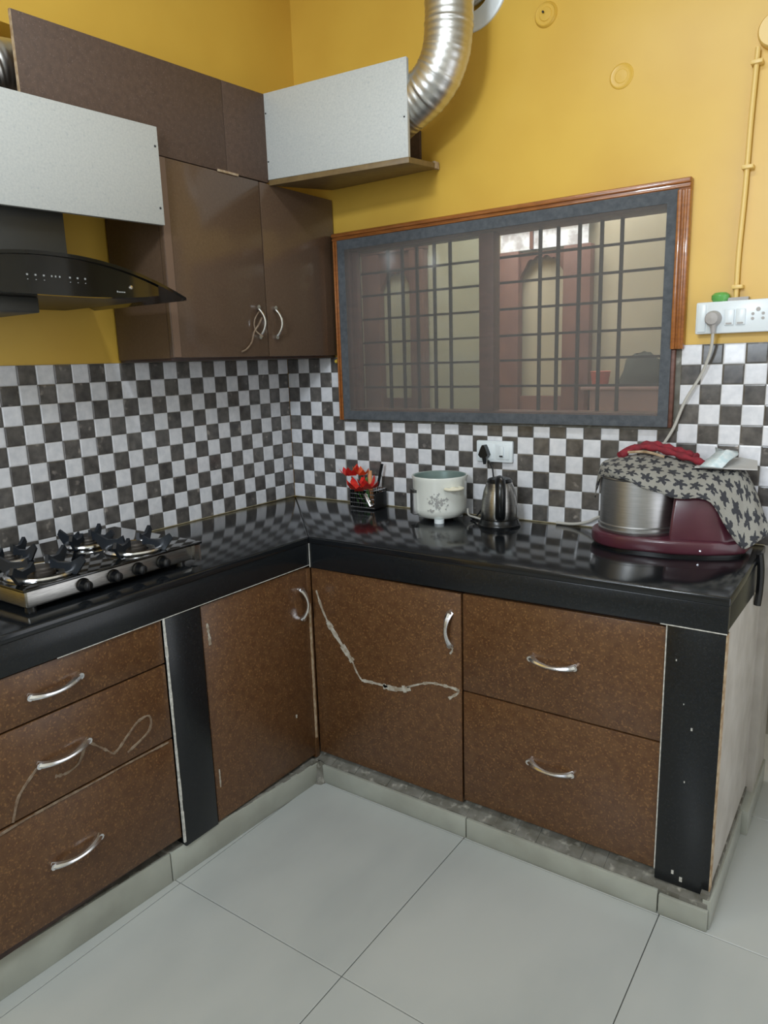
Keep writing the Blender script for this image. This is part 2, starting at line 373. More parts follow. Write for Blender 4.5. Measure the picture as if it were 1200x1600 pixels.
# timber frame behind the net
def timber(nm, *b, mt='wood2'): MB().box(*b).build(nm, mt, wn, bevel=.05)
timber('jamb', 5.02, 5.75, .25, 1.1, 5.75, 17.9); timber('jamb', 26.1, 26.98, .25, 1.9, 5.75, 17.9)
timber('head', 5.75, 26.1, .25, 1.9, 16.8, 17.9, mt='wood2'); timber('bottom_rail', 5.75, 26.1, .25, 1.9, 5.76, 6.5)
timber('mullion', 15.35, 16.3, .2, 1.1, 6.5, 16.8)
timber('sash_stile', 5.75, 6.15, .5, 1.0, 6.5, 16.8)
for x in (7.95, 9.08, 10.2, 11.5, 12.65, 18.62, 19.7, 20.95, 22.2, 23.3):
    o = MB().box(x - .09, x + .09, 1.5, 1.66, 6.5, 16.8).build('grille_bar', 'iron', wn)
for z in (15.45, 14.0, 12.47, 10.92, 9.45, 7.92):
    MB().box(5.05, 15.9, 1.4, 1.52, z - .07, z + .07).build('grille_bar', 'iron', wn)
    MB().box(15.9, 26.1, 1.4, 1.52, z - .05, z + .09).build('grille_bar', 'iron', wn)
MB().box(6.15, 15.35, .8, .88, 6.5, 16.8).build('pane', 'glass', wn)
# ------------------------------------------------------------------ neighbouring room seen through the window
nb = struct('wall_neighbour', (10, 15.4, F)); MB().box(-14, 45, 15.4, 16.4, F, 28).build('plaster', 'creamwall', nb)
MB().box(-15, -14, T, 16.4, F, 28).build('wall_neighbour_left', 'creamwall', kind='structure')
MB().box(42, 43, T, 16.4, F, 28).build('wall_neighbour_right', 'creamwall', kind='structure')
MB().box(-15, 43, T, 16.4, 28, 29).build('ceiling_neighbour', 'ceiling', kind='structure')
def carved(x0, xa, xb, x1, ztop, zar, zbase, lab, transom):
    t = thing('carved_doorframe', ((x0 + x1) / 2, 15, F), lab, 'doorframe', 'carved doorframes beyond the window')
    zj = ztop - (1.45 if transom else 0)
    MB().box(x0, xa, 14.4, 15.25, F, zj).build('jamb', 'wood3', t, bevel=.06); MB().box(xb, x1, 14.4, 15.25, F, zj).build('jamb', 'wood3', t, bevel=.06)
    MB().box(x0 - .1, x1 + .1, 14.35, 15.25, ztop, ztop + .5).build('lintel', 'wood3', t, bevel=.06)
    cx = (xa + xb) / 2; hw = (xb - xa) / 2; pts = []
    for k in range(25):     # ogee / scalloped arch edge
        s_ = -1 + 2 * k / 24; a = abs(s_)
        z = zar - 1.5 * a ** 3.2 + .22 * abs(sin(a * pi * 2.5))
        pts.append((cx + s_ * hw, 14.7, z))
    pts += [(xb, 14.7, ztop - (1.6 if transom else 0)), (xa, 14.7, ztop - (1.6 if transom else 0))]
    m = MB()
    for k in range(24):
        p, q_ = pts[k], pts[k + 1]; top = ztop - (1.6 if transom else 0)
        m.prism([p, q_, (q_[0], 14.7, top), (p[0], 14.7, top)], (0, .5, 0))
    m.build('scalloped_arch', 'wood3', t)
    MB().box(xa, xb, 14.7, 15.3, F, zbase).build('lower_panel', 'wood3', t, bevel=.05)
    if transom:
        MB().box(x0 + .1, x1 - .3, 14.6, 14.7, ztop - 1.4, ztop).build('transom_pane', mat('glowing_transom_glass', '#dfe8ee', .2, emit=.55, col2='#8f8a86', scale=14, lo=.45, hi=.6), t)  # emission stands in for the sky reflected in the panes
        MB().box(cx - .9, cx - .65, 14.4, 15.2, ztop - 1.4, ztop).build('transom_bar', 'wood3', t)
carved(-3.7, -1.9, 1.3, 2.7, 18.8, 17.0, 6.4, 'terracotta carved doorframe seen through the left half of the window', False)
carved(9.7, 11.4, 15.0, 17.1, 19.1, 17.0, 6.6, 'brown carved doorframe with bright glass transom, seen through the right half of the window', True)
t = thing('side_table', (20.5, 12.8, F), 'low dull pink table seen through the bottom right of the window', 'table')
MB().box(17.6, 23.6, 11.5, 14.2, 7.2, 7.45).build('top', 'pinkbox', t, bevel=.04); 
for x in (17.8, 23.1):
    for y in (11.7, 13.7): MB().box(x, x + .3, y, y + .3, F, 7.2).build('leg', 'wood2', t)
MB().box(18.2, 23.0, 11.8, 14.0, 4.2, 7.2).build('apron', 'pinkbox', t)
m = MB(); m.lathe((21.6, 12.9, 7.45), [(1.7, 0), (1.75, .4), (1.5, 1.0), (1.1, 1.7), (.6, 2.1), (0, 2.2)], 14, sy=.6); 
for i, v in enumerate(m.v): v += Vector((random.uniform(-1, 1), random.uniform(-.5, .5), random.uniform(-.6, 1) if v.z > V(0, 0, 7.6).z else 0)) * .012
o = m.build('cloth_bundle', 'darkcloth', sharp=80); tag(o, 'dark green cloth bundle on the table beyond the window', 'cloth')
o = MB().lathe((18.6, 12.8, 7.45), [(.55, 0), (.7, 1.0), (.74, 1.02), (.7, 1.05), (.6, .95), (.5, .1), (0, .1)], 18).build('red_tub', mat('dull_red_plastic', '#b05a48', .5)); tag(o, 'dull red tub on the table beyond the window', 'tub')

# ------------------------------------------------------------------ worktop
ct = thing('countertop', (9.4, -4, -1.7), 'L-shaped polished black granite countertop with deep front apron', 'countertop')
L_ = [(.02, -34), (9.48, -29.8), (9.48, -9.48), (9.48, -.02), (.02, -.02)]
MB().hexa([(.02, -29.8), (9.5, -29.8), (9.5, -9.5), (.02, -.02)], -.38, 0).build('slab', 'granite', ct, bevel=.08, segs=3)
MB().hexa([(.02, -.02), (9.5, -9.5), (31.55, -9.5), (31.55, -.02)], -.38, 0).build('slab', 'granite', ct, bevel=.08, segs=3)
MB().hexa([(9.0, -29.75), (9.44, -29.75), (9.44, -9.44), (9.0, -9.0)], [-1.66] * 4, -.38).build('apron', 'granite_face', ct, bevel=.04)
MB().hexa([(9.0, -9.0), (9.44, -9.44), (31.5, -9.44), (31.5, -9.0)], [-1.85, -1.85, -1.52, -1.52], -.38).build('apron', 'granite_face', ct, bevel=.04)
MB().hexa([(31.1, -9.0), (31.5, -9.0), (31.5, -.1), (31.1, -.1)], [-1.5, -1.5, -2.0, -2.0], -.38).build('apron', 'granite_face', ct, bevel=.04)
# pale adhesive lines under the aprons
for q in ((9.4, 9.445, -25, -9.5, -1.69, -1.665), (28.9, 31.5, -9.46, -9.42, -1.58, -1.54), (9.46, 9.5, -9.5, -9.46, -1.8, -.4)): MB().box(*q).build('joint_line', 'putty', ct)
# granite piers
g1 = thing('granite_pillar', (9.2, -18.7, -13.6), 'narrow black granite pillar between the left drawers and the door cabinet', 'pillar', 'black granite pillars between the base cabinets')
MB().box(3, 9.42, -19.7, -17.6, -13.6, -1.66).build('slab', 'granite_face', g1, bevel=.03)
m = MB(); zz = -13.3
while zz < -1.8:
    h = random.uniform(.5, 1.2); ww = random.uniform(.0, .07); m.box(9.38, 9.46 + random.uniform(0, .02), -19.8 - ww / 3, -19.74 + ww / 2, zz, min(zz + h, -1.68)); zz += h
m.build('putty_strip', 'putty', g1)
g2 = thing('granite_pillar', (30.3, -9.3, -14), 'wide black granite pillar at the right end of the counter', 'pillar', 'black granite pillars between the base cabinets')
MB().box(29.18, 31.5, -9.42, -9.0, -13.75, -1.54).build('slab', 'granite_face', g2, bevel=.04)
MB().hexa([(31.1, -9.0), (31.48, -9.0), (31.48, .1), (31.1, .1)], [-14.3] * 4, [-1.5, -1.5, -2, -2]).build('painted_side', 'plain', g2)
MB().box(31.47, 31.52, -9.42, -9.0, -13.75, -1.6).build('edge_strip', 'edge', g2)
m = MB()
for (x, z, s_) in ((30.35, -6.1, .07), (30.2, -8.6, .04), (29.9, -13.2, .1), (30.25, -13.45, .12), (29.6, -3.1, .04), (30.0, -5.0, .03)): m.box(x, x + s_, -9.45, -9.41, z, z + s_ * 1.8)
m.build('paint_speck', 'putty', g2, kind='stuff')

# ------------------------------------------------------------------ plinth
bl = struct('baseboard_left', (9, -15, F)); bb = struct('baseboard_back', (20, -9.9, F))
def lx(y): return 9.75 + (y + 10) * .047       # plinth face runs very slightly out of square
def lz(y): return -13.85 - (y + 10) * .030
seg = [-10.0, -20.55, -29.8]
for a, b in zip(seg[:-1], seg[1:]):
    MB().hexa([(lx(a) - .2, a - .03), (lx(b) - .2, b + .03), (lx(b), b + .03), (lx(a), a - .03)][::-1], F, [lz(a), lz(b), lz(b), lz(a)]).build('tile', 'skirt', bl, bevel=.03)
m = MB(); n = 34; y0, y1 = -9.9, -29.75
for k in range(n):
    a = y0 + (y1 - y0) * k / n; b = y0 + (y1 - y0) * (k + 1) / n
    j1 = random.uniform(-.03, .05); e = random.uniform(.02, .1)
    m.hexa([(.2, b), (lx(b) - .16 + e, b), (lx(a) - .16 + e, a), (.2, a)], F, [lz(b) + .5 + j1, lz(b) + .02 + j1, lz(a) + .02 + j1, lz(a) + .5 + j1])
m.build('mortar_ledge', 'cement', bl, smooth=False)
seg = [9.75, 19.77, 29.5, 31.6]
for a, b in zip(seg[:-1], seg[1:]):
    MB().box(a + .03, b - .03, -9.95, -9.75, F, -13.95 if b < 30 else -14.1).build('tile', 'skirt', bb, bevel=.03)
m = MB(); n = 40
for k in range(n):
    a = 8.9 + (31.5 - 8.9) * k / n; b = 8.9 + (31.5 - 8.9) * (k + 1) / n; e = random.uniform(.0, .09); j1 = random.uniform(-.04, .04)
    m.hexa([(a, -9.72 - e), (b, -9.72 - e), (b, -8.6), (a, -8.6)], F, [-13.93 + j1, -13.93 + j1, -13.55 + j1, -13.55 + j1])
m.build('mortar_ledge', 'cement', bb, smooth=False)
br = struct('baseboard_right', (31.5, -5, F))
for a, b in ((-9.75, -2), (-2, 4)): MB().box(31.3 if b < 0 else 31.3, 31.65 if b < 0 else 31.95, a + .03, b, F, -13.7).build('tile', 'skirt', br, bevel=.03)
MB().box(31.2, 31.55, -9.7, 0, -13.7, -13.45).build('mortar_ledge', 'cement', br)
m = MB(); m.lathe((9.75, -9.9, F), [(.42, 0), (.36, .3), (.3, .8), (.32, 1.15), (0, 1.3)], 9)
for v in m.v: v += Vector((random.uniform(-1, 1), random.uniform(-1, 1), 0)) * .005
m.build('mortar_lump', 'cement', bb, sharp=80)

# ------------------------------------------------------------------ lower cabinets
def bow(m, p0, p1, nrm, out=.36, r0=.2, r1=.11, bend=0, side=(0, 0, 0)):
    p0, p1, nrm, side = Vector(p0), Vector(p1), Vector(nrm), Vector(side); P = []; R = []
    for k in range(13):
        t = k / 12; s_ = sin(pi * t); P.append(p0.lerp(p1, t) + nrm * (out * (s_ ** .6) + .02) + side * (s_ * bend)); R.append(r1 + (r0 - r1) * abs(2 * t - 1) ** 1.6)
    m.tube(P, R, 8, flat=.8)
    for p in (p0, p1): m.tube([p, p + nrm * .22], .14, 8)
    return m
def carcass(t, poly_or_box): MB().box(*poly_or_box).build('carcass', 'lamin', t)
LX0, LX1 = 9.05, 9.34
cab = thing('base_cabinet', (5, -24.8, -13.6), 'left base cabinet with three wide brown laminate drawers under the stove', 'cabinet', 'base cabinets under the granite counter')
carcass(cab, (.3, LX0 - .02, -29.6, -19.9, -13.2, -1.7))
for (za, zb, zh, nm) in ((-3.82, -1.72, -2.78, 0), (-7.62, -3.9, -5.72, 1), (-13.0, -7.7, -10.3, 2)):
    d = MB(); d.hexa([(LX0, -29.6), (LX1, -29.6), (LX1, -19.86), (LX0, -19.86)], [za if nm < 2 else za + .3, za if nm < 2 else za + .3, za, za], zb).build('drawer', 'lam', cab, bevel=.03)
    dr = cab.children[-1]
    bow(MB(), (LX1, -26.35, zh - .03), (LX1, -24.15, zh + .03), (1, 0, 0), bend=-.12, side=(0, 0, 1)).build('handle', 'chrome', dr)
    if nm == 1:
        def strip(pts, wd, mt='tape', nmz='tape_residue', par=dr, ax='x', base=LX1):
            m = MB(); P = catmull(pts, 5)
            for a, b in zip(P[:-1], P[1:]):
                w1 = wd * random.uniform(.5, 1.3); tt = (b - a).normalized(); nn = Vector((-tt.y, tt.x, 0)) * w1
                q4 = [a + nn, a - nn, b - nn, b + nn]
                if ax == 'x': vs = [(base, p.x, p.y) for p in q4]; m.prism(vs, (.035, 0, 0))
                else: vs = [(p.x, base, p.y) for p in q4]; m.prism(vs, (0, -.035, 0))
            return m.build(nmz, mt, par, smooth=False)
        strip([(-26.3, -5.8, 0), (-27.2, -6.6, 0), (-27.5, -7.3, 0), (-27.6, -7.6, 0)], .05)
        strip([(-24.2, -5.75, 0), (-24.6, -6.5, 0), (-25.2, -6.7, 0), (-25.7, -6.6, 0)], .06)
        strip([(-24.1, -5.8, 0), (-23.3, -6.6, 0), (-22.9, -6.9, 0), (-22.2, -6.4, 0), (-21.6, -6.0, 0), (-21.0, -6.0, 0), (-21.1, -6.7, 0), (-22.3, -7.2, 0)], .05)
    if nm == 2:
        strip([(-29.3, -7.95, 0), (-27.8, -7.78, 0), (-26, -7.72, 0), (-24, -7.74, 0), (-22.3, -7.72, 0), (-20.1, -7.76, 0)], .04, par=dr)
cab = thing('base_cabinet', (5, -13.7, -13.6), 'dark brown base cabinet with one door left of the inner corner', 'cabinet', 'base cabinets under the granite counter')
carcass(cab, (.3, LX0 - .02, -17.5, -9.4, -13.4, -1.85))
d = MB().box(LX0, LX1, -17.5, -9.72, -13.55, -1.78).build('door', 'lam', cab, bevel=.03)
bow(MB(), (LX1, -10.25, -2.95), (LX1, -10.25, -4.7), (1, 0, 0), out=.4, bend=.15, side=(0, 1, 0)).build('handle', 'chrome', d)
strip([(-17.2, -2.75, 0), (-17.15, -3.2, 0), (-17.1, -3.9, 0)], .07, 'tapew', 'hinge_scratch', d); strip([(-17.2, -10.7, 0), (-17.2, -11.2, 0), (-17.2, -11.7, 0)], .035, 'tapew', 'hinge_scratch', d)
strip([(-11.2, -10.3, 0), (-11.2, -10.5, 0)], .06, 'tapew', 'paint_speck', d)
MB().box(8.9, 9.36, -9.7, -9.32, -13.8, -1.85).build('corner_post', 'lam', cab, bevel=.03)
MB().box(9.36, 9.4, -9.66, -9.5, -12.5, -4).build('edge_wear', 'edge', cab)
cab = thing('base_cabinet', (14.3, -5, -13.6), 'copper-brown base cabinet with one door right of the inner corner', 'cabinet', 'base cabinets under the granite counter')
FY0, FY1 = -9.05, -9.34
carcass(cab, (9.5, 19.28, -9.03, -.2, -13.4, -1.9))
d = MB().box(9.42, 19.25, FY1, FY0, -13.5, -1.88).build('door', 'lam', cab, bevel=.03)
bow(MB(), (18.65, FY1, -2.95), (18.65, FY1, -4.7), (0, -1, 0), out=.4, bend=-.1, side=(1, 0, 0)).build('handle', 'chrome', d)
strip([(18.65, -4.7, 0), (18.75, -4.95, 0), (18.6, -5.2, 0)], .05, 'tapew', 'tape_residue', d, 'y', FY1)
strip([(9.75, -3.2, 0), (10.1, -4.2, 0), (10.5, -5.0, 0)], .07, 'tapew', 'tape_residue', d, 'y', FY1)
strip([(10.5, -5.0, 0), (11.3, -6.0, 0), (12.2, -7.05, 0)], .15, 'tapew', 'tape_residue', d, 'y', FY1)
strip([(12.2, -7.05, 0), (12.45, -7.6, 0), (12.8, -8.05, 0)], .04, 'tapew', 'tape_residue', d, 'y', FY1)
strip([(12.8, -8.05, 0), (13.8, -8.0, 0), (14.6, -8.0, 0)], .08, 'tapew', 'tape_residue', d, 'y', FY1)
strip([(14.3, -8.05, 0), (15.2, -8.0, 0), (16.1, -7.75, 0)], .17, 'tapew', 'tape_residue', d, 'y', FY1)
strip([(15.9, -7.7, 0), (17.2, -7.15, 0), (18.2, -7.05, 0), (19.1, -7.15, 0), (18.5, -7.7, 0)], .07, 'tapew', 'tape_residue', d, 'y', FY1)
cab = thing('base_cabinet', (24.2, -5, -13.6), 'copper-brown base cabinet with two deep drawers beside the right pillar', 'cabinet', 'base cabinets under the granite counter')
carcass(cab, (19.35, 29.1, -9.03, -.2, -13.4, -1.7))
for (za, zb, zh) in ((-7.02, -1.72, -4.42), (-13.3, -7.1, -9.85)):
    MB().hexa([(19.36, FY1), (29.12, FY1), (29.12, FY0), (19.36, FY0)], za, [zb - (.12 if za > -8 else 0), zb, zb, zb - (.12 if za > -8 else 0)]).build('drawer', 'lam', cab, bevel=.03)
    dr = cab.children[-1]
    bow(MB(), (23.05, FY1, zh), (25.25, FY1, zh), (0, -1, 0), bend=-.12, side=(0, 0, 1)).build('handle', 'chrome', dr)
MB().box(29.13, 29.18, -9.38, -9.0, -13.3, -1.6).build('putty_strip', 'putty', g2)

# ------------------------------------------------------------------ upper cabinet
cab = thing('wall_cabinet', (2.3, -7, 10.2), 'brown gloss laminate wall cabinet with two doors above the checkered tiles', 'cabinet')
MB().box(0, 4.38, -13.9, .08, 10.01, 20.1).build('carcass', 'lamin', cab, bevel=.02)
MB().box(.0, 4.38, -13.98, -13.9, 10.15, 20.1).build('side_panel', 'lam2', cab)
for (a, b, hy) in ((-13.98, -6.78, -7.6), (-6.7, .02, -6.15)):
    d = MB().box(4.4, 4.7, a, b, 10.16, 20.1).build('door', 'lam2', cab, bevel=.03)
    bow(MB(), (4.7, hy, 13.0), (4.7, hy, 11.3), (1, 0, 0), out=.45, r0=.1, r1=.09, bend=0.2, side=(0, 1, 0)).build('handle', 'chrome', d)
m = MB(); m.tube(catmull([(5.05, -7.55, 12.4), (4.95, -7.75, 12.0), (4.8, -8.0, 11.6), (4.78, -8.25, 11.0), (4.78, -8.7, 10.6), (4.78, -9.1, 10.45)], 5), .05, 6); m.tube(catmull([(4.85, -7.4, 12.9), (4.8, -7.9, 12.3), (4.8, -7.9, 11.7), (5.1, -7.6, 11.3)], 5), .04, 6)
o = m.build('string', 'tape'); tag(o, 'frayed beige string tied on the left handle of the wall cabinet', 'string')
MB().box(4.68, 4.74, -13.95, -13.5, 10.2, 20.08).build('edge_band', mat('edge_band', '#6d5748', .5), cab)

# ------------------------------------------------------------------ boxing boards and duct
lp = thing('duct_boxing', (4.7, -10, 20.1), 'long brown board standing on top of the wall cabinet, hiding the duct', 'panel', 'boards boxing in the exhaust duct')
MB().hexa([(4.52, -20.8), (4.7, -20.8), (4.7, -9.2), (4.52, -9.2)], [20.14, 20.14, 20.14, 20.14], [24.4, 24.4, 24.82, 24.82]).build('board', 'lam3', lp, bevel=.02)
MB().hexa([(4.4, -9.17), (4.7, -9.17), (4.7, -5.9), (4.4, -5.9)], 20.16, [24.82, 24.82, 24.95, 24.95]).build('board', 'lam3', lp, bevel=.02)
MB().hexa([(4.54, -20.83), (4.7, -20.83), (4.7, -20.8), (4.54, -20.8)], 20.14, 24.4).build('raw_edge', 'edge', lp)
MB().box(4.72, 4.76, -9.95, -8.4, 20.08, 20.2).build('chipped_edge', 'edge', lp)
MB().box(1.0, 4.4, -13.7, -13.4, 20.1, 21.6).build('cleat', 'lamin', lp)
rp = thing('duct_boxing', (9, -5.2, 20.2), 'speckled white board set across the corner beside the silver duct', 'panel', 'boards boxing in the exhaust duct')
A = (4.5, -5.95); B = (13.67, -4.6); dx, dy = B[0] - A[0], B[1] - A[1]; ln = math.hypot(dx, dy); nx, ny = -dy / ln * .3, dx / ln * .3
MB().hexa([A, B, (B[0] + nx, B[1] + ny), (A[0] + nx, A[1] + ny)], [20.32, 20.3, 20.3, 20.32], [24.97, 25.17, 25.17, 24.97]).build('face_board', 'whitelam', rp, bevel=.03)
for tt, z in ((.03, 21.3), (.03, 23.9), (.98, 22.3)): MB().lathe((A[0] + dx * tt, A[1] + dy * tt - .0, z), [(.05, .0), (.04, .03), (0, .03)], 8, (-nx, -ny, 0)).build('screw', 'hole', rp)
MB().hexa([(4.72, -5.92), (13.72, -4.62), (12.75, .08), (4.72, .08)], [20.0, 20.0, 20.72, 20.72], [20.3, 20.3, 21.02, 21.02]).build('shelf_board', 'under', rp, bevel=.03)
MB().box(12.7, 12.88, -.5, -.02, 20.64, 21.02).build('chipped_corner', 'edge', rp)
MB().box(4.72, 11.6, -.1, .12, 21.02, 23.0).build('brown_slab', 'lam3', rp)  # thin dark brown slab on the wall above the shelf
wp = thing('duct_boxing', (5.2, -19, 16.5), 'speckled white board in front of the hood chimney', 'panel', 'boards boxing in the exhaust duct')
MB().hexa([(5.05, -14.3), (5.3, -14.3), (5.3, -27), (5.05, -27)][::-1], [16.32, 16.32, 16.67, 16.67], [20.85, 20.85, 21.22, 21.22]).build('face_board', 'whitelam', wp, bevel=.02)
for y, z in ((-14.5, 20.3), (-14.5, 17.45)): MB().lathe((5.3, y, z), [(.06, 0), (.05, .03), (0, .03)], 8, (1, 0, 0)).build('screw', 'hole', wp)
MB().box(4.72, 5.05, -14.6, -14.3, 16.8, 21.1).build('cleat', 'lamin', wp)
MB().box(0, 5.05, -27, -26.7, 16.5, 20.8).build('end_board', 'whitelam', wp)
# flexible duct
path = catmull([(2.7, -22.4, 18.5), (2.7, -22.4, 20.3), (2.7, -21.9, 21.9), (2.7, -20.4, 22.65), (2.7, -17, 22.6), (2.6, -12, 22.3), (2.6, -7, 22), (2.7, -5.0, 22.0), (4.0, -3.6, 22.0), (7, -3.2, 22.0), (10.5, -3.2, 22.3), (12.8, -3.3, 23.1), (14.5, -3.35, 24.0), (15.3, -3.35, 25.2), (15.5, -3.3, 26.6), (15.5, -3.2, 28.0), (15.4, -2.5, 29.2), (15.2, -1.2, 29.7), (15.1, -.15, 29.75)], 8)
# resample evenly, add corrugation
L2 = [0]
for a, b in zip(path[:-1], path[1:]): L2.append(L2[-1] + (b - a).length)
tot = L2[-1]; N_ = 900; P = []; R = []; j = 0
for k in range(N_ + 1):
    d = tot * k / N_
    while j < len(L2) - 2 and L2[j + 1] < d: j += 1
    t_ = (d - L2[j]) / max(1e-6, L2[j + 1] - L2[j]); P.append(tuple(path[j].lerp(path[j + 1], t_)))
    rib = (d / .33) % 1; big = (d / 1.1) % 1
    R.append(1.26 + .008 * sin(rib * 2 * pi) + (.022 if big < .12 else 0))
dt = thing('exhaust_duct', (15.5, -3.3, 20.3), 'silver corrugated foil duct bending up the yellow wall', 'duct')
MB().tube(P, R, 32, caps=False).build('hose', 'foil', dt, sharp=60)
vd = MB().lathe((15.05, .12, 29.6), [(2.25, 0), (2.25, .12), (2.1, .2), (1.3, .2), (1.3, 0)], 48, (0, -1, 0)).build('vent_flange', 'white'); tag(vd, 'white round wall flange where the silver duct ends', 'vent')

# ------------------------------------------------------------------ hood
hd = thing('range_hood', (3.5, -22, 12.4), 'black curved glass range hood with steel chimney above the stove', 'range hood')
MB().box(.0, 4.2, -24.4, -19.15, 14.3, 19).build('chimney', 'steelgrey', hd, bevel=.04)
m = MB(); n = 40; HW = 6.75; yc = -22.05
def arc(s_): return 12.95 + 1.45 * (1 - abs(s_) ** 2.1)
for k in range(n):
    a, b = -1 + 2 * k / n, -1 + 2 * (k + 1) / n
    def fx(s_): return 7.6 - 0.35 * (1 - s_ * s_) * 0
    pts = [(.1, yc + a * HW, arc(a)), (fx(a), yc + a * HW, arc(a)), (fx(b), yc + b * HW, arc(b)), (.1, yc + b * HW, arc(b))]
    m.prism(pts, (0, 0, -.14))
m.build('glass_visor', 'blackgloss', hd, sharp=60)
m = MB(); S1 = .78
pts = [(7.05, yc + S1 * HW * (-1 + 2 * k / 30), min(arc(S1 * (-1 + 2 * k / 30)) - .15, 99)) for k in range(31)]
lo_ = [(7.05, yc + S1 * HW * (1 - 2 * k / 30), 12.72 + .25 * abs(1 - 2 * k / 30) ** 3) for k in range(31)]
m.prism(pts + lo_, (.4, 0, 0)); fp = m.build('front_panel', 'blackgloss', hd, bevel=0, smooth=False)
m = MB(); S2 = .74
m.prism([(.15, yc + S2 * HW * (-1 + 2 * k / 20), arc(S2 * (-1 + 2 * k / 20)) - .16) for k in range(21)] + [(.15, yc + S2 * HW, 12.75), (.15, yc - S2 * HW, 12.75)], (6.9, 0, 0))
m.build('body', 'hoodunder', hd, smooth=False)
MB().box(2.2, 6.0, -26, -21.9, 12.1, 12.75).build('oil_tray', 'steelgrey', hd, bevel=.06)
for k, dy in enumerate((-1.1, -.75, -.4, -.05, .12, .3, .75, 1.1, 1.45)):
    z = 13.42; wd = .09 if k not in (3, 4, 5) else .07
    MB().box(7.45, 7.47, yc + dy, yc + dy + wd * .8, z, z + .07).build('button_mark', 'hoodmark', hd)
    if k not in (3, 4, 5): MB().box(7.45, 7.47, yc + dy + .02, yc + dy + .06, z - .16, z - .13).build('button_mark', 'hoodmark', hd)
for k in range(5): MB().box(7.45, 7.47, yc + 3.0 + .09 * k, yc + 3.06 + .09 * k, 12.99, 13.04 + .02 * (k == 0)).build('print_mark', 'hoodmark', hd)
MB().lathe((7.45, yc + 3.75, 13.25), [(.1, 0), (.08, .04), (0, .05)], 12, (1, 0, 0)).build('knob', 'chrome', hd)

# ------------------------------------------------------------------ stove
st = thing('gas_stove', (4.9, -20.9, 0), 'four-burner black glass gas stove with steel front band', 'stove')
MB().box(1.6, 8.15, -25.3, -16.7, .25, 1.02).build('body', 'steel', st, bevel=.1, segs=3)
MB().box(1.3, 8.45, -25.5, -16.3, 1.02, 1.14).build('glass_top', 'blackgloss', st, bevel=.04)
for x in (2, 7.7):
    for y in (-24.9, -17.2): MB().lathe((x, y, 0), [(.25, 0), (.22, .28)], 14, caps=True).build('foot', 'black', st)
for y in (-22.75, -21.25, -19.95, -18.6):
    k = MB().lathe((8.15, y, .6), [(.31, 0), (.31, .08), (.25, .12), (.22, .42), (.16, .46), (0, .46)], 20, (1, 0, 0)).build('knob', 'black', st)
    MB().box(8.45, 8.64, y - .035, y + .035, .46, .8).build('knob_grip', 'black', k, bevel=.02)
def burner(x, y, R_, ang):
    b = MB().lathe((x, y, 1.14), [(R_ * .42, 0), (R_ * .42, .16), (R_ * .38, .2), (R_ * .38, .3), (R_ * .33, .36), (0, .38)], 24).build('burner', mat('burner_alloy', '#55504c', .45, .8), st)
    n = 40; MB().tube([(x + R_ * cos(2 * pi * k / n), y + R_ * sin(2 * pi * k / n), 1.24) for k in range(n)], .11, 8, closed=True).build('ring', 'chrome', b)
    MB().lathe((x, y, 1.14), [(R_ * .98, 0), (R_ * .8, .03), (R_ * .5, .02)], 32).build('drip_tray', 'steel', b)
    for q_ in range(4):
        a = ang + q_ * pi / 2; c, s_ = cos(a), sin(a); px, py = -s_ * .08, c * .08
        prof = [(.32, 1.4), (.4, 1.85), (.6, 1.68), (1.0, 1.66), (1.38, 1.95), (1.5, 1.7), (1.2, 1.16), (.88, 1.16), (.8, 1.4), (.5, 1.44)]
        m = MB(); m.prism([(x + c * R_ * d + px, y + s_ * R_ * d + py, z) for d, z in prof], (-2 * px, -2 * py, 0)); m.build('pan_support', mat('blue_black_enamel', '#1c2128', .3) if 'bbe' not in MT else MT['bbe'], b)
MT['bbe'] = mat('blue_black_enamel', '#1c2128', .3)
burner(6.75, -23.75, 1.38, .5); burner(6.85, -19.1, 1.3, .5); burner(3.9, -19.7, .98, .5); burner(3.2, -23.3, .98, .5)
m = MB(); m.prism([(8.0, -16.75, .25), (8.3, -16.75, .25), (8.42, -16.75, 1.0), (8.1, -16.75, 1.0)], (0, .28, 0)); m.prism([(7.7, -16.5, .35), (8.4, -16.5, .2), (8.4, -16.5, 1.0), (8.2, -16.5, 1.0), (8.05, -16.5, .6)], (0, .1, 0)); m.build('corner_bracket', 'steel', st)

# ------------------------------------------------------------------ cutlery basket and its contents
bk = thing('wire_basket', (7.55, -1.05, 0), 'small wire basket holding red flowers in the corner', 'basket')
x0, x1, y0, y1, ht = 6.6, 8.6, -1.75, -.35, 1.3
MB().box(x0, x1, y0, y1, .04, .1).build('base', 'black', bk)
for z in (.12, .42, .72, 1.02, 1.3): MB().tube([(x0, y0, z), (x1, y0, z), (x1, y1, z), (x0, y1, z)], .035, 6, closed=True).build('wire_ring', 'chrome', bk)
m = MB()
for k in range(12):
    x = x0 + (x1 - x0) * k / 11; m.tube([(x, y0, .05), (x, y0, 1.3)], .025, 5); m.tube([(x, y1, .05), (x, y1, 1.3)], .025, 5)
m.build('wires', 'black', bk, kind='stuff')
MB().box(x0 - .02, x0 + .02, y0, y1, .05, 1.3).build('side_plate', 'black', bk); MB().box(x1 - .02, x1 + .02, y0, y1, .05, 1.1).build('side_plate', 'black', bk)
MB().box(x0 + .05, x1 - .05, y1 - .1, y1 - .05, .1, 1.0).build('side_plate', 'black', bk)
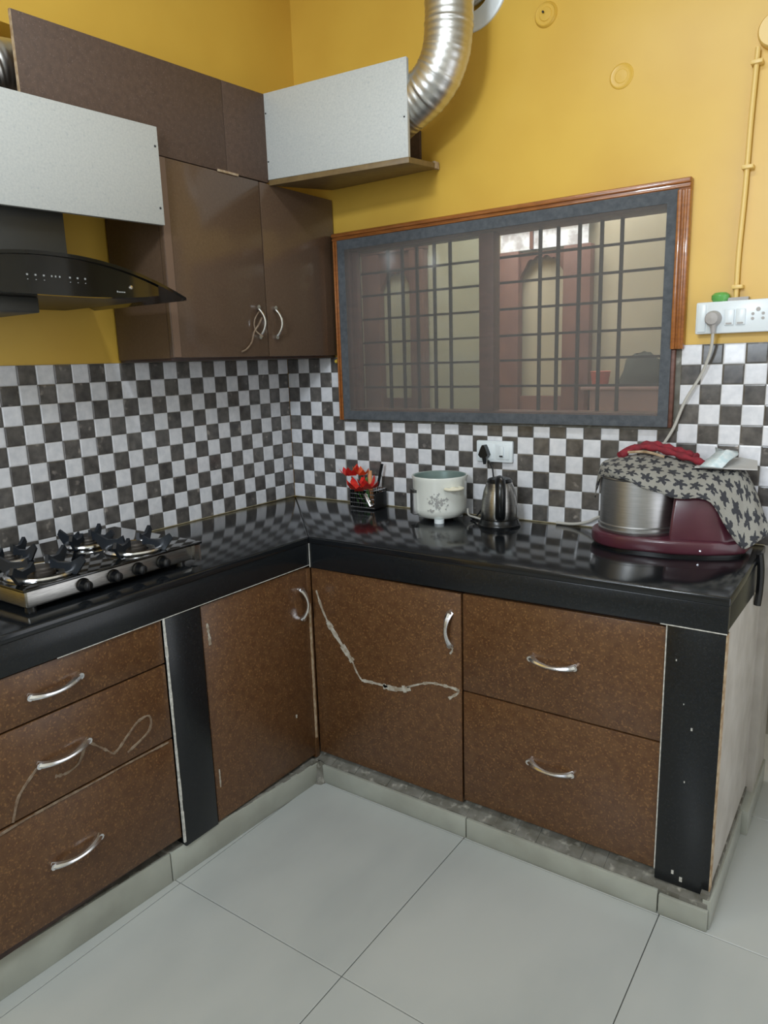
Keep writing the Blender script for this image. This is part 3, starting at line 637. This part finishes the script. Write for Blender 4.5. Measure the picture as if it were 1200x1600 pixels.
def flower(c, s_, mt, lab, stem):
    t = thing('artificial_flower', stem, lab, 'flower', 'artificial flowers in the wire basket')
    MB().tube(catmull([stem, (stem[0] * .5 + c[0] * .5, stem[1] * .5 + c[1] * .5 - .05, (stem[2] + c[2]) / 2), c], 4), .04, 5).build('stem', mat('stem_green', '#3f6b2e', .5) if 'stg' not in MT else MT['stg'], t)
    for k in range(6):
        a = k * pi / 3 + random.random(); tl = random.uniform(.3, 1.1)
        d = Vector((cos(a), sin(a) * .8 - .25, tl)).normalized(); sd = d.cross(Vector((0, 0, 1))).normalized(); c_ = Vector(c); up = sd.cross(d) * .08
        pts = [c_ + up, c_ + d * s_ * .4 + sd * s_ * .28 - up, c_ + d * s_ * .75 + sd * s_ * .22, c_ + d * s_ + up * 2, c_ + d * s_ * .75 - sd * s_ * .22, c_ + d * s_ * .4 - sd * s_ * .28 - up]
        m = MB(); m.prism([tuple(p) for p in pts], (0, -.03, .02)); m.build('petal', mt, t)
MT['stg'] = mat('stem_green', '#3f6b2e', .5)
flower((6.75, -1.7, 2.15), 1.0, 'redp', 'leftmost red artificial flower leaning out of the wire basket', (7.0, -1.3, .15))
flower((7.35, -1.5, 2.2), .8, 'orange', 'orange-red artificial flower in the wire basket, just right of the leftmost bloom', (7.3, -1.1, .15))
flower((7.5, -2.0, 1.25), 1.1, 'redp', 'drooping red artificial flower at the middle front of the wire basket', (7.6, -1.3, .15))
flower((8.25, -1.95, 1.4), 1.05, 'redp', 'rightmost red artificial flower in the wire basket, below the black handle', (8.1, -1.3, .15))
o = MB().tube([(7.8, -.9, .12), (7.75, -1.0, 1.6), (7.75, -1.0, 2.5)], [.12, .16, .15], 10).build('spatula', 'peach'); tag(o, 'peach plastic handle sticking up from the middle of the wire basket', 'utensil')
o = MB().box(7.35, 7.5, -.95, -.85, .12, 2.0).build('green_strip', 'green'); tag(o, 'thin green plastic strip behind the peach handle in the basket', 'utensil')
t = thing('knife', (8.3, -.7, .12), 'black-handled knife standing at the right of the wire basket', 'utensil')
MB().tube([(8.25, -.8, 1.5), (8.5, -.6, 2.95)], [.13, .15], 10, flat=.6).build('handle', 'black', t); MB().tube([(8.1, -.9, .15), (8.25, -.8, 1.5)], .06, 6).build('blade', 'chrome', t)
t = thing('peeler', (8.2, -1.9, .1), 'shiny steel peeler hooked on the front of the wire basket', 'utensil')
MB().tube([(8.0, -1.9, 1.05), (8.2, -1.95, .7), (8.45, -1.95, .3)], [.1, .13, .12], 10).build('grip', 'chrome', t); MB().tube([(7.85, -1.86, .9), (8.0, -1.88, 1.1), (8.15, -1.9, .9)], .06, 8).build('hook', 'chrome', t)

# ------------------------------------------------------------------ rice cooker
rc = thing('rice_cooker', (13.72, -1.9, 0), 'cream white electric rice cooker without lid, grey floral print', 'rice cooker')
cx, cy, R_ = 13.72, -1.9, 1.64
MB().lathe((cx, cy, 0), [(0, .2), (1.2, .2), (1.42, .3), (1.6, .55), (1.64, .8), (1.66, 2.5), (1.72, 2.68), (1.7, 2.76), (1.62, 2.76)], 48).build('body', 'cooker', rc)
MB().lathe((cx, cy, 0), [(1.62, 2.76), (1.56, 2.7), (1.5, 2.0), (1.45, .6), (1.2, .45), (0, .45)], 48).build('inner_pot', 'cookerin', rc)
vd_ = Vector((36.08 - cx, -39.63 - cy, 0)).normalized(); sd_ = Vector((vd_.y * -1, vd_.x, 0))   # facing direction chosen from the photo: print towards the room
def around(a, rr, z): d = vd_ * cos(a) + Vector((-vd_.y, vd_.x, 0)) * sin(a); return (cx + d.x * rr, cy + d.y * rr, z)
for a in (-.05, 2.1, -2.2):
    p = around(a, 1.3, 0); MB().lathe(p, [(.3, 0), (.3, .24)], 14, caps=True).build('foot', 'white', rc)
h = MB(); 
pts = [around(a, 1.68 + .42 * math.sqrt(max(0, 1 - ((a - .5) / .3) ** 2)), 2.12) for a in [.2 + .6 * k / 14 for k in range(15)]]
h.tube(pts, [.14] * 15, 10, flat=.7); h.tube([around(.5, 1.6, 2.12), around(.5, 1.95, 2.12)], .2, 10, flat=.6); h.build('side_handle', 'cream', rc)
h = MB(); h.tube([around(a, 1.68 + .35 * math.sqrt(max(0, 1 - ((a + 2.45) / .3) ** 2)), 2.12) for a in [-2.75 + .6 * k / 14 for k in range(15)]], .14, 10); h.build('side_handle', 'cream', rc)
# control box at left
c = MB()
for a0, a1, r0, z0, z1, mt, nm in ((-1.52, -1.02, 1.84, .45, 1.95, 'steelgrey', 'control_panel'), (-1.08, -1.0, 1.9, .5, 1.8, 'chrome', 'panel_trim')):
    m = MB(); P1 = [around(a0 + (a1 - a0) * k / 6, r0, z0) for k in range(7)]; P2 = [around(a1 - (a1 - a0) * k / 6, 1.6, z0) for k in range(7)]
    m.prism(P1 + P2, (0, 0, z1 - z0)); m.build(nm, mt, rc)
m = MB(); random.seed(3)
for k in range(90):
    a = random.gauss(-.12, .19); z = 1.3 + random.gauss(0, .3); s_ = random.uniform(.04, .11)
    if not .75 < z < 1.95 or abs(a + .12) > .42: continue
    th = random.random() * pi; n = 6
    pts = [around(a + s_ * cos(2 * pi * q / n + th) * .9 * (1 if q % 2 else .45) / 1.66, 1.672, z + s_ * sin(2 * pi * q / n + th) * (1 if q % 2 else .45)) for q in range(n)]
    m.prism(pts, tuple(vd_ * .008))
m.build('floral_print', 'printg', rc, kind='stuff')
# ------------------------------------------------------------------ kettle
kx, ky = 17.75, -1.9
kt = thing('electric_kettle', (kx, ky, 0), 'steel electric kettle with black handle below the wall socket', 'kettle')
MB().lathe((kx, ky, 0), [(0, 0), (1.22, 0), (1.24, .1), (1.15, .2), (1.1, .42), (0, .42)], 40).build('base', 'black', kt)
MB().lathe((kx, ky, 0), [(1.04, .42), (1.08, .5), (1.07, 1.0), (1.02, 1.5), (.92, 2.05), (.76, 2.5), (.7, 2.6), (0, 2.6)], 48).build('body', 'steel', kt)
MB().lathe((kx, ky, 0), [(.72, 2.56), (.74, 2.64), (.64, 2.78), (.35, 2.86), (0, 2.88)], 40).build('lid', 'black', kt)
kd = Vector((36.08 - kx, -39.63 - ky, 0)).normalized(); kr = Vector((-kd.y, kd.x, 0)); kd = (kd + kr * .04).normalized()
def kp(o_, z, s_=0): p = Vector((kx, ky, 0)) + kd * o_ + Vector((-kd.y, kd.x, 0)) * s_; return (p.x, p.y, z)
MB().tube(catmull([kp(.45, 2.74), kp(.95, 2.78), kp(1.35, 2.55), kp(1.55, 2.1), kp(1.55, 1.5), kp(1.4, .95), kp(1.08, .72)], 5), [.3] * 31, 12, flat=1.0).build('handle', 'black', kt, sharp=70)
MB().prism([kp(-.6, 2.1, -.3), kp(-1.1, 2.5, 0), kp(-.6, 2.1, .3), kp(-.62, 2.58, .3), kp(-.62, 2.58, -.3)], (0, 0, .04)).build('spout', 'steel', kt)
m = MB(); m.tube(catmull([(16.3, -1.9, .15), (15.9, -1.5, .12), (15.5, -1.2, .1), (15.6, -.7, .1), (15.9, -.45, .6), (16.6, -.5, 1.8), (16.6, -.45, 3.0), (16.3, -.5, 3.6)], 6), .055, 6)
m.build('power_cord', 'black', kt)
MB().tube(catmull([(16.5, -1.5, .1), (15.9, -1.3, .15), (15.55, -1.6, .35), (15.5, -1.6, .75)], 5), .06, 6).build('cord_loop', 'cord', kt)
# ------------------------------------------------------------------ sockets
so = thing('wall_socket', (16.58, 0, 3.45), 'white double wall socket above the kettle', 'socket')
MB().box(15.38, 17.78, -.25, .02, 3.45, 4.75).build('plate', 'white', so, bevel=.08)
MB().box(16.75, 17.6, -.3, -.2, 3.65, 4.55).build('switch_frame', 'white', so, bevel=.03); MB().box(17.0, 17.25, -.42, -.28, 3.8, 4.45).build('switch', 'white', so, bevel=.04)
MB().box(15.55, 16.6, -.29, -.2, 3.62, 4.58).build('socket_face', 'white', so, bevel=.03)
MB().box(17.02, 17.23, -.45, -.4, 3.82, 3.9).build('switch_mark', 'hole', so)
pl = MB(); pl.prism([(15.74, -.3, 3.92), (15.88, -.3, 3.76), (16.24, -.3, 3.76), (16.38, -.3, 3.92), (16.22, -.3, 4.34), (16.12, -.3, 4.52), (16.0, -.3, 4.52), (15.9, -.3, 4.34)], (0, -.42, 0)); pl.tube([(16.06, -.55, 3.9), (16.1, -.55, 3.35)], [.16, .09], 8)
o = pl.build('black_plug', 'black'); tag(o, 'black three-pin plug in the socket above the kettle', 'plug')
sb = thing('switchboard', (29.5, 0, 10.5), 'long white switchboard on the yellow wall right of the window', 'switchboard')
MB().box(27.72, 31.6, -.55, .12, 10.48, 12.0).build('plate', 'white', sb, bevel=.08)
MB().box(27.82, 28.2, -.6, -.5, 10.58, 11.9).build('end_cap', 'white', sb, bevel=.03)
for x in (29.05, 29.55): 
    s = MB().box(x, x + .42, -.64, -.52, 10.85, 11.6).build('switch', 'white', sb, bevel=.04); MB().box(x + .08, x + .34, -.67, -.63, 10.9, 10.97).build('switch_mark', 'plug', s)
m = MB()
for dx_, dz_, r_ in ((0, .28, .1), (-.22, .08, .07), (.22, .08, .07), (-.22, -.14, .07), (.22, -.14, .07)): m.lathe((30.5 + dx_, -.54, 11.25 + dz_), [(r_, 0), (r_, .03), (0, .03)], 10, (0, -1, 0))
m.build('pin_holes', 'plug', sb, kind='stuff')
pg = thing('grey_plug', (28.55, -.6, 11.1), 'grey round plug in the switchboard, its cord running down', 'plug')
MB().lathe((28.55, -.55, 11.2), [(.38, 0), (.36, .25), (.28, .5), (0, .55)], 20, (0, -1, 0)).build('body', 'plug', pg); MB().tube([(28.58, -.8, 11.0), (28.6, -.75, 10.5)], [.16, .1], 8).build('neck', 'plug', pg)
MB().tube(catmull([(28.6, -.75, 10.5), (28.5, -.6, 9.6), (28.1, -.4, 8.5), (27.4, -.35, 7.2), (26.9, -.35, 5.8), (26.4, -.5, 4.8), (26.2, -.9, 4.1)], 6), .075, 8).build('cord', 'cord', pg)
o = MB().lathe((28.75, -.2, 12.0), [(.3, 0), (.38, .12), (.38, .3), (.25, .42), (0, .45)], 20, sx=1.1).build('green_cup', 'green'); tag(o, 'small green plastic cup upside down on top of the switchboard', 'cup')
cd = thing('conduit', (29.5, 0, 12), 'yellow painted conduit pipe running up from the switchboard', 'conduit')
MB().tube(catmull([(29.42, -.12, 12.0), (29.4, -.12, 14), (29.5, -.12, 17), (29.55, -.12, 20), (29.65, -.12, 23)], 4), .115, 12).build('pipe', 'conduit', cd)
for z in (12.55, 17.9, 22.3): MB().box(29.2 + (z - 12) * .02, 29.7 + (z - 12) * .02, -.32, .12, z, z + .18).build('clip', 'conduit', cd, bevel=.03)
MB().lathe((30.35, .12, 23.55), [(.75, 0), (.75, .35), (.68, .45), (0, .45)], 32, (0, -1, 0)).build('junction_box', 'conduit', cd)
MB().box(29.1, 30.0, -.35, .1, 12.0, 12.15).build('conduit_collar', 'plug', cd)

# ------------------------------------------------------------------ wet grinder with cloth
gr = thing('wet_grinder', (27.2, -2.4, 0), 'maroon tabletop wet grinder with steel drum under a printed cloth', 'grinder')
dx_, dy_, dr_ = 25.95, -2.45, 1.98
pl_ = []
for k in range(13): a = radians(98 + 165 * k / 12); pl_.append((dx_ + 2.42 * cos(a) * .98, dy_ + 2.2 * sin(a)))
pl_ += [(28.0, -4.5), (29.6, -3.95), (30.6, -3.3), (31.05, -2.7), (31.1, -1.0), (30.6, -.35), (28, -.25)]
MB().hexa(pl_, .12, .82).build('base', 'maroon', gr, bevel=.16, segs=3, sharp=50)
MB().hexa([(dx_ + (x - dx_) * .93 + .1, dy_ + (y - dy_) * .93) for x, y in pl_], 0, .14).build('foot_ring', 'black', gr)
MB().lathe((dx_, dy_, 0), [(1.95, .8), (2.02, .88), (2.04, .98), (1.97, 1.03), (1.97, 1.16), (2.03, 1.2), (1.97, 1.26), (1.95, 3.5), (2.02, 3.56), (1.98, 3.62), (1.85, 3.56), (1.8, 1.2), (0, 1.2)], 56).build('drum', 'drum', gr)
hs = [[(27.8, -4.3, .7), (30.2, -3.6, .7), (31.0, -2.75, .7), (31.0, -.5, .7), (27.8, -.4, .7)],
      [(27.85, -4.1, 2.0), (29.95, -3.45, 2.0), (30.6, -2.7, 2.0), (30.6, -.6, 2.0), (27.85, -.5, 2.0)],
      [(27.9, -3.8, 3.3), (29.6, -3.25, 3.3), (30.2, -2.6, 3.3), (30.2, -.8, 3.3), (27.9, -.6, 3.3)],
      [(28.1, -3.4, 3.7), (29.4, -2.9, 3.7), (29.8, -2.4, 3.7), (29.8, -1.1, 3.7), (28.1, -1.0, 3.7)]]
m = MB(); vs = [p for l in hs for p in l]; fs = [list(range(5))[::-1], [15, 16, 17, 18, 19]]
for i in range(3):
    for k in range(5): fs.append([i * 5 + k, i * 5 + (k + 1) % 5, (i + 1) * 5 + (k + 1) % 5, (i + 1) * 5 + k])
m.add(vs, fs); m.build('motor_housing', 'maroon', gr, bevel=.18, segs=3, sharp=50)
MB().tube(catmull([(24.0, -1.2, .45), (23.3, -.5, .75), (22.5, -.3, .35), (21.6, -.22, .12), (20.6, -.2, .1)], 6), .085, 8).build('cord', 'cord', gr)
MB().box(29.0, 29.3, -4.08, -3.98, .35, .42).build('badge', 'chrome', gr)
# cloth: stations left to right, each a cross-section from the rear hem over the top to the front hem
ST = [
 [(23.55, -.7, 3.1), (23.6, -1.2, 3.5), (23.7, -2.0, 3.2), (23.75, -2.6, 2.7), (23.8, -2.9, 2.3)],
 [(23.9, -.6, 3.9), (23.9, -1.6, 4.1), (23.95, -2.4, 4.05), (24.0, -3.0, 3.75), (24.1, -3.35, 3.35)],
 [(24.7, -.5, 4.1), (24.7, -1.6, 4.35), (24.75, -2.9, 4.25), (24.8, -3.9, 3.95), (24.9, -4.1, 3.65)],
 [(25.6, -.45, 4.15), (25.6, -1.7, 4.5), (25.65, -3.0, 4.25), (25.7, -4.3, 4.0), (25.75, -4.62, 3.62)],
 [(26.5, -.45, 4.15), (26.5, -1.7, 4.5), (26.55, -3.0, 4.2), (26.6, -4.25, 3.88), (26.7, -4.62, 3.3)],
 [(27.4, -.45, 4.1), (27.4, -1.7, 4.35), (27.45, -2.9, 4.1), (27.6, -4.0, 3.7), (27.7, -4.45, 3.0)],
 [(28.3, -.45, 4.0), (28.3, -1.6, 4.15), (28.35, -2.7, 3.95), (28.5, -3.6, 3.5), (28.6, -4.0, 2.8)],
 [(29.1, -.45, 3.9), (29.1, -1.5, 4.0), (29.2, -2.6, 3.9), (29.4, -3.3, 3.4), (29.5, -3.7, 2.7)],
 [(29.7, -.5, 3.9), (29.7, -1.4, 3.95), (29.85, -2.4, 3.8), (30.15, -3.2, 2.9), (30.3, -3.8, 1.5)],
 [(30.2, -.5, 3.85), (30.2, -1.3, 3.9), (30.4, -2.2, 3.7), (30.85, -3.1, 2.2), (31.1, -3.7, .6)],
 [(30.5, -.5, 3.7), (30.6, -1.3, 3.75), (30.8, -2.0, 3.4), (31.3, -2.7, 2.1), (31.6, -3.1, 1.0)],
 [(30.7, -.5, 3.2), (30.9, -1.2, 3.2), (31.2, -1.7, 2.8), (31.6, -2.0, 1.9), (31.9, -2.2, 1.3)]]
cols = [catmull(s_, 4) for s_ in ST]; rows = list(zip(*cols)); grid = [catmull(list(rw), 5) for rw in rows]
nr, nc = len(grid), len(grid[0]); me = bpy.data.meshes.new('printed_cloth'); o0 = V(27.5, -2.5, 3.9); vs = []
for i, rw in enumerate(grid):
    for j_, p in enumerate(rw):
        wv = .07 * sin(j_ * .8 + i * .5) * (i / nr) + .035 * sin(j_ * .45 - i * .8) + .02 * sin(j_ * 1.7 + i * .3)
        vs.append(tuple(V(p.x, p.y - wv, p.z + wv * .8) - o0))
fs = [[i * nc + j_, i * nc + j_ + 1, (i + 1) * nc + j_ + 1, (i + 1) * nc + j_] for i in range(nr - 1) for j_ in range(nc - 1)]
me.from_pydata(vs, [], fs); uvl = me.uv_layers.new(name='uv'); me.update()
for p in me.polygons:
    p.use_smooth = True
    for li in p.loop_indices:
        vi = me.loops[li].vertex_index; i, j_ = divmod(vi, nc); uvl.data[li].uv = (j_ * .27, i * .36)
me.materials.append(MT['star']); o = bpy.data.objects.new('printed_cloth', me); C.objects.link(o); o.location = o0
md = o.modifiers.new('thickness', 'SOLIDIFY'); md.thickness = .05 * U
tag(o, 'grey cloth with dark star print draped over the wet grinder', 'cloth'); cloth = o
# fringe at the left end
m = MB()
for k in range(16):
    a = Vector((23.57, -.8, 3.35)).lerp(Vector((23.85, -2.9, 2.35)), k / 15); a.z += .12 * sin(k * 2)
    m.tube([tuple(a), (a.x - .06, a.y - .03, a.z - .35), (a.x + random.uniform(-.1, .05), a.y, a.z - random.uniform(.7, 1.0))], .06, 4)
fr = m.build('fringe', mat('fringe_grey', '#8b8985', .9, col2='#50515a', scale=80), cloth); 
# red strap/cloth
rd = thing('red_cloth', (26.6, -1.8, 4.45), 'crumpled red cloth lying on top of the printed cloth', 'cloth')
m = MB()
m.tube(catmull([(24.8, -2.2, 4.48), (25.4, -2.0, 4.85), (26.1, -1.9, 4.95), (26.9, -1.9, 4.8), (27.7, -2.0, 4.6), (28.5, -2.1, 4.4), (29.0, -2.0, 4.25)], 5), [.2 + .06 * sin(k * 1.3) for k in range(31)], 8, flat=.8)
m.tube(catmull([(25.2, -1.3, 4.75), (26.0, -1.2, 5.0), (26.9, -1.2, 4.85), (27.8, -1.4, 4.65), (28.4, -1.7, 4.5)], 6), [.2 + .05 * sin(k * 1.7) for k in range(25)], 8)
m.tube(catmull([(24.7, -2.1, 4.5), (25.0, -1.5, 4.75), (25.3, -1.2, 4.85)], 5), .17, 8)
m.build('strand', 'red', rd, sharp=80)
MB().tube(catmull([(25.2, -2.35, 4.7), (26.1, -2.3, 4.75), (27.0, -2.35, 4.55)], 6), .07, 6).build('hem', 'edge', rd)
# paper and packet
m = MB(); m.prism([(28.5, -2.6, 4.12), (31.2, -2.2, 4.1), (31.0, -1.0, 4.35), (30.2, -.5, 4.4), (28.7, -.6, 4.3)], (0, 0, .06)); o = m.build('paper_sheet', 'paper', smooth=False); tag(o, 'off-white stiff sheet lying on the cloth at the right end of the grinder', 'paper')
m = MB(); rws = [[(28.75, -2.75, 4.2), (29.3, -2.8, 4.24), (29.75, -2.7, 4.2)], [(29.0, -2.2, 4.5), (29.5, -2.25, 4.62), (29.95, -2.1, 4.5)], [(29.2, -1.5, 4.75), (29.7, -1.5, 4.9), (30.2, -1.4, 4.7)], [(29.1, -1.1, 4.95), (29.5, -1.0, 4.8), (30.1, -1.0, 4.78)]]
vs = [p for l in rws for p in l]; m.add(vs, [[i * 3 + k, i * 3 + k + 1, i * 3 + k + 4, i * 3 + k + 3] for i in range(3) for k in range(2)])
o = m.build('plastic_packet', 'packet', thick=.08, sharp=15); tag(o, 'pale blue and white crumpled packet on the paper sheet', 'packet')
# dark strap hanging at the counter's far right end
m = MB(); m.tube(catmull([(31.62, -2.6, .2), (31.7, -2.5, -.6), (31.7, -2.4, -1.6), (31.65, -2.4, -2.4)], 4), .16, 8)
o = m.build('dark_strap', 'black'); tag(o, 'dark strap hanging over the right end of the counter', 'strap')
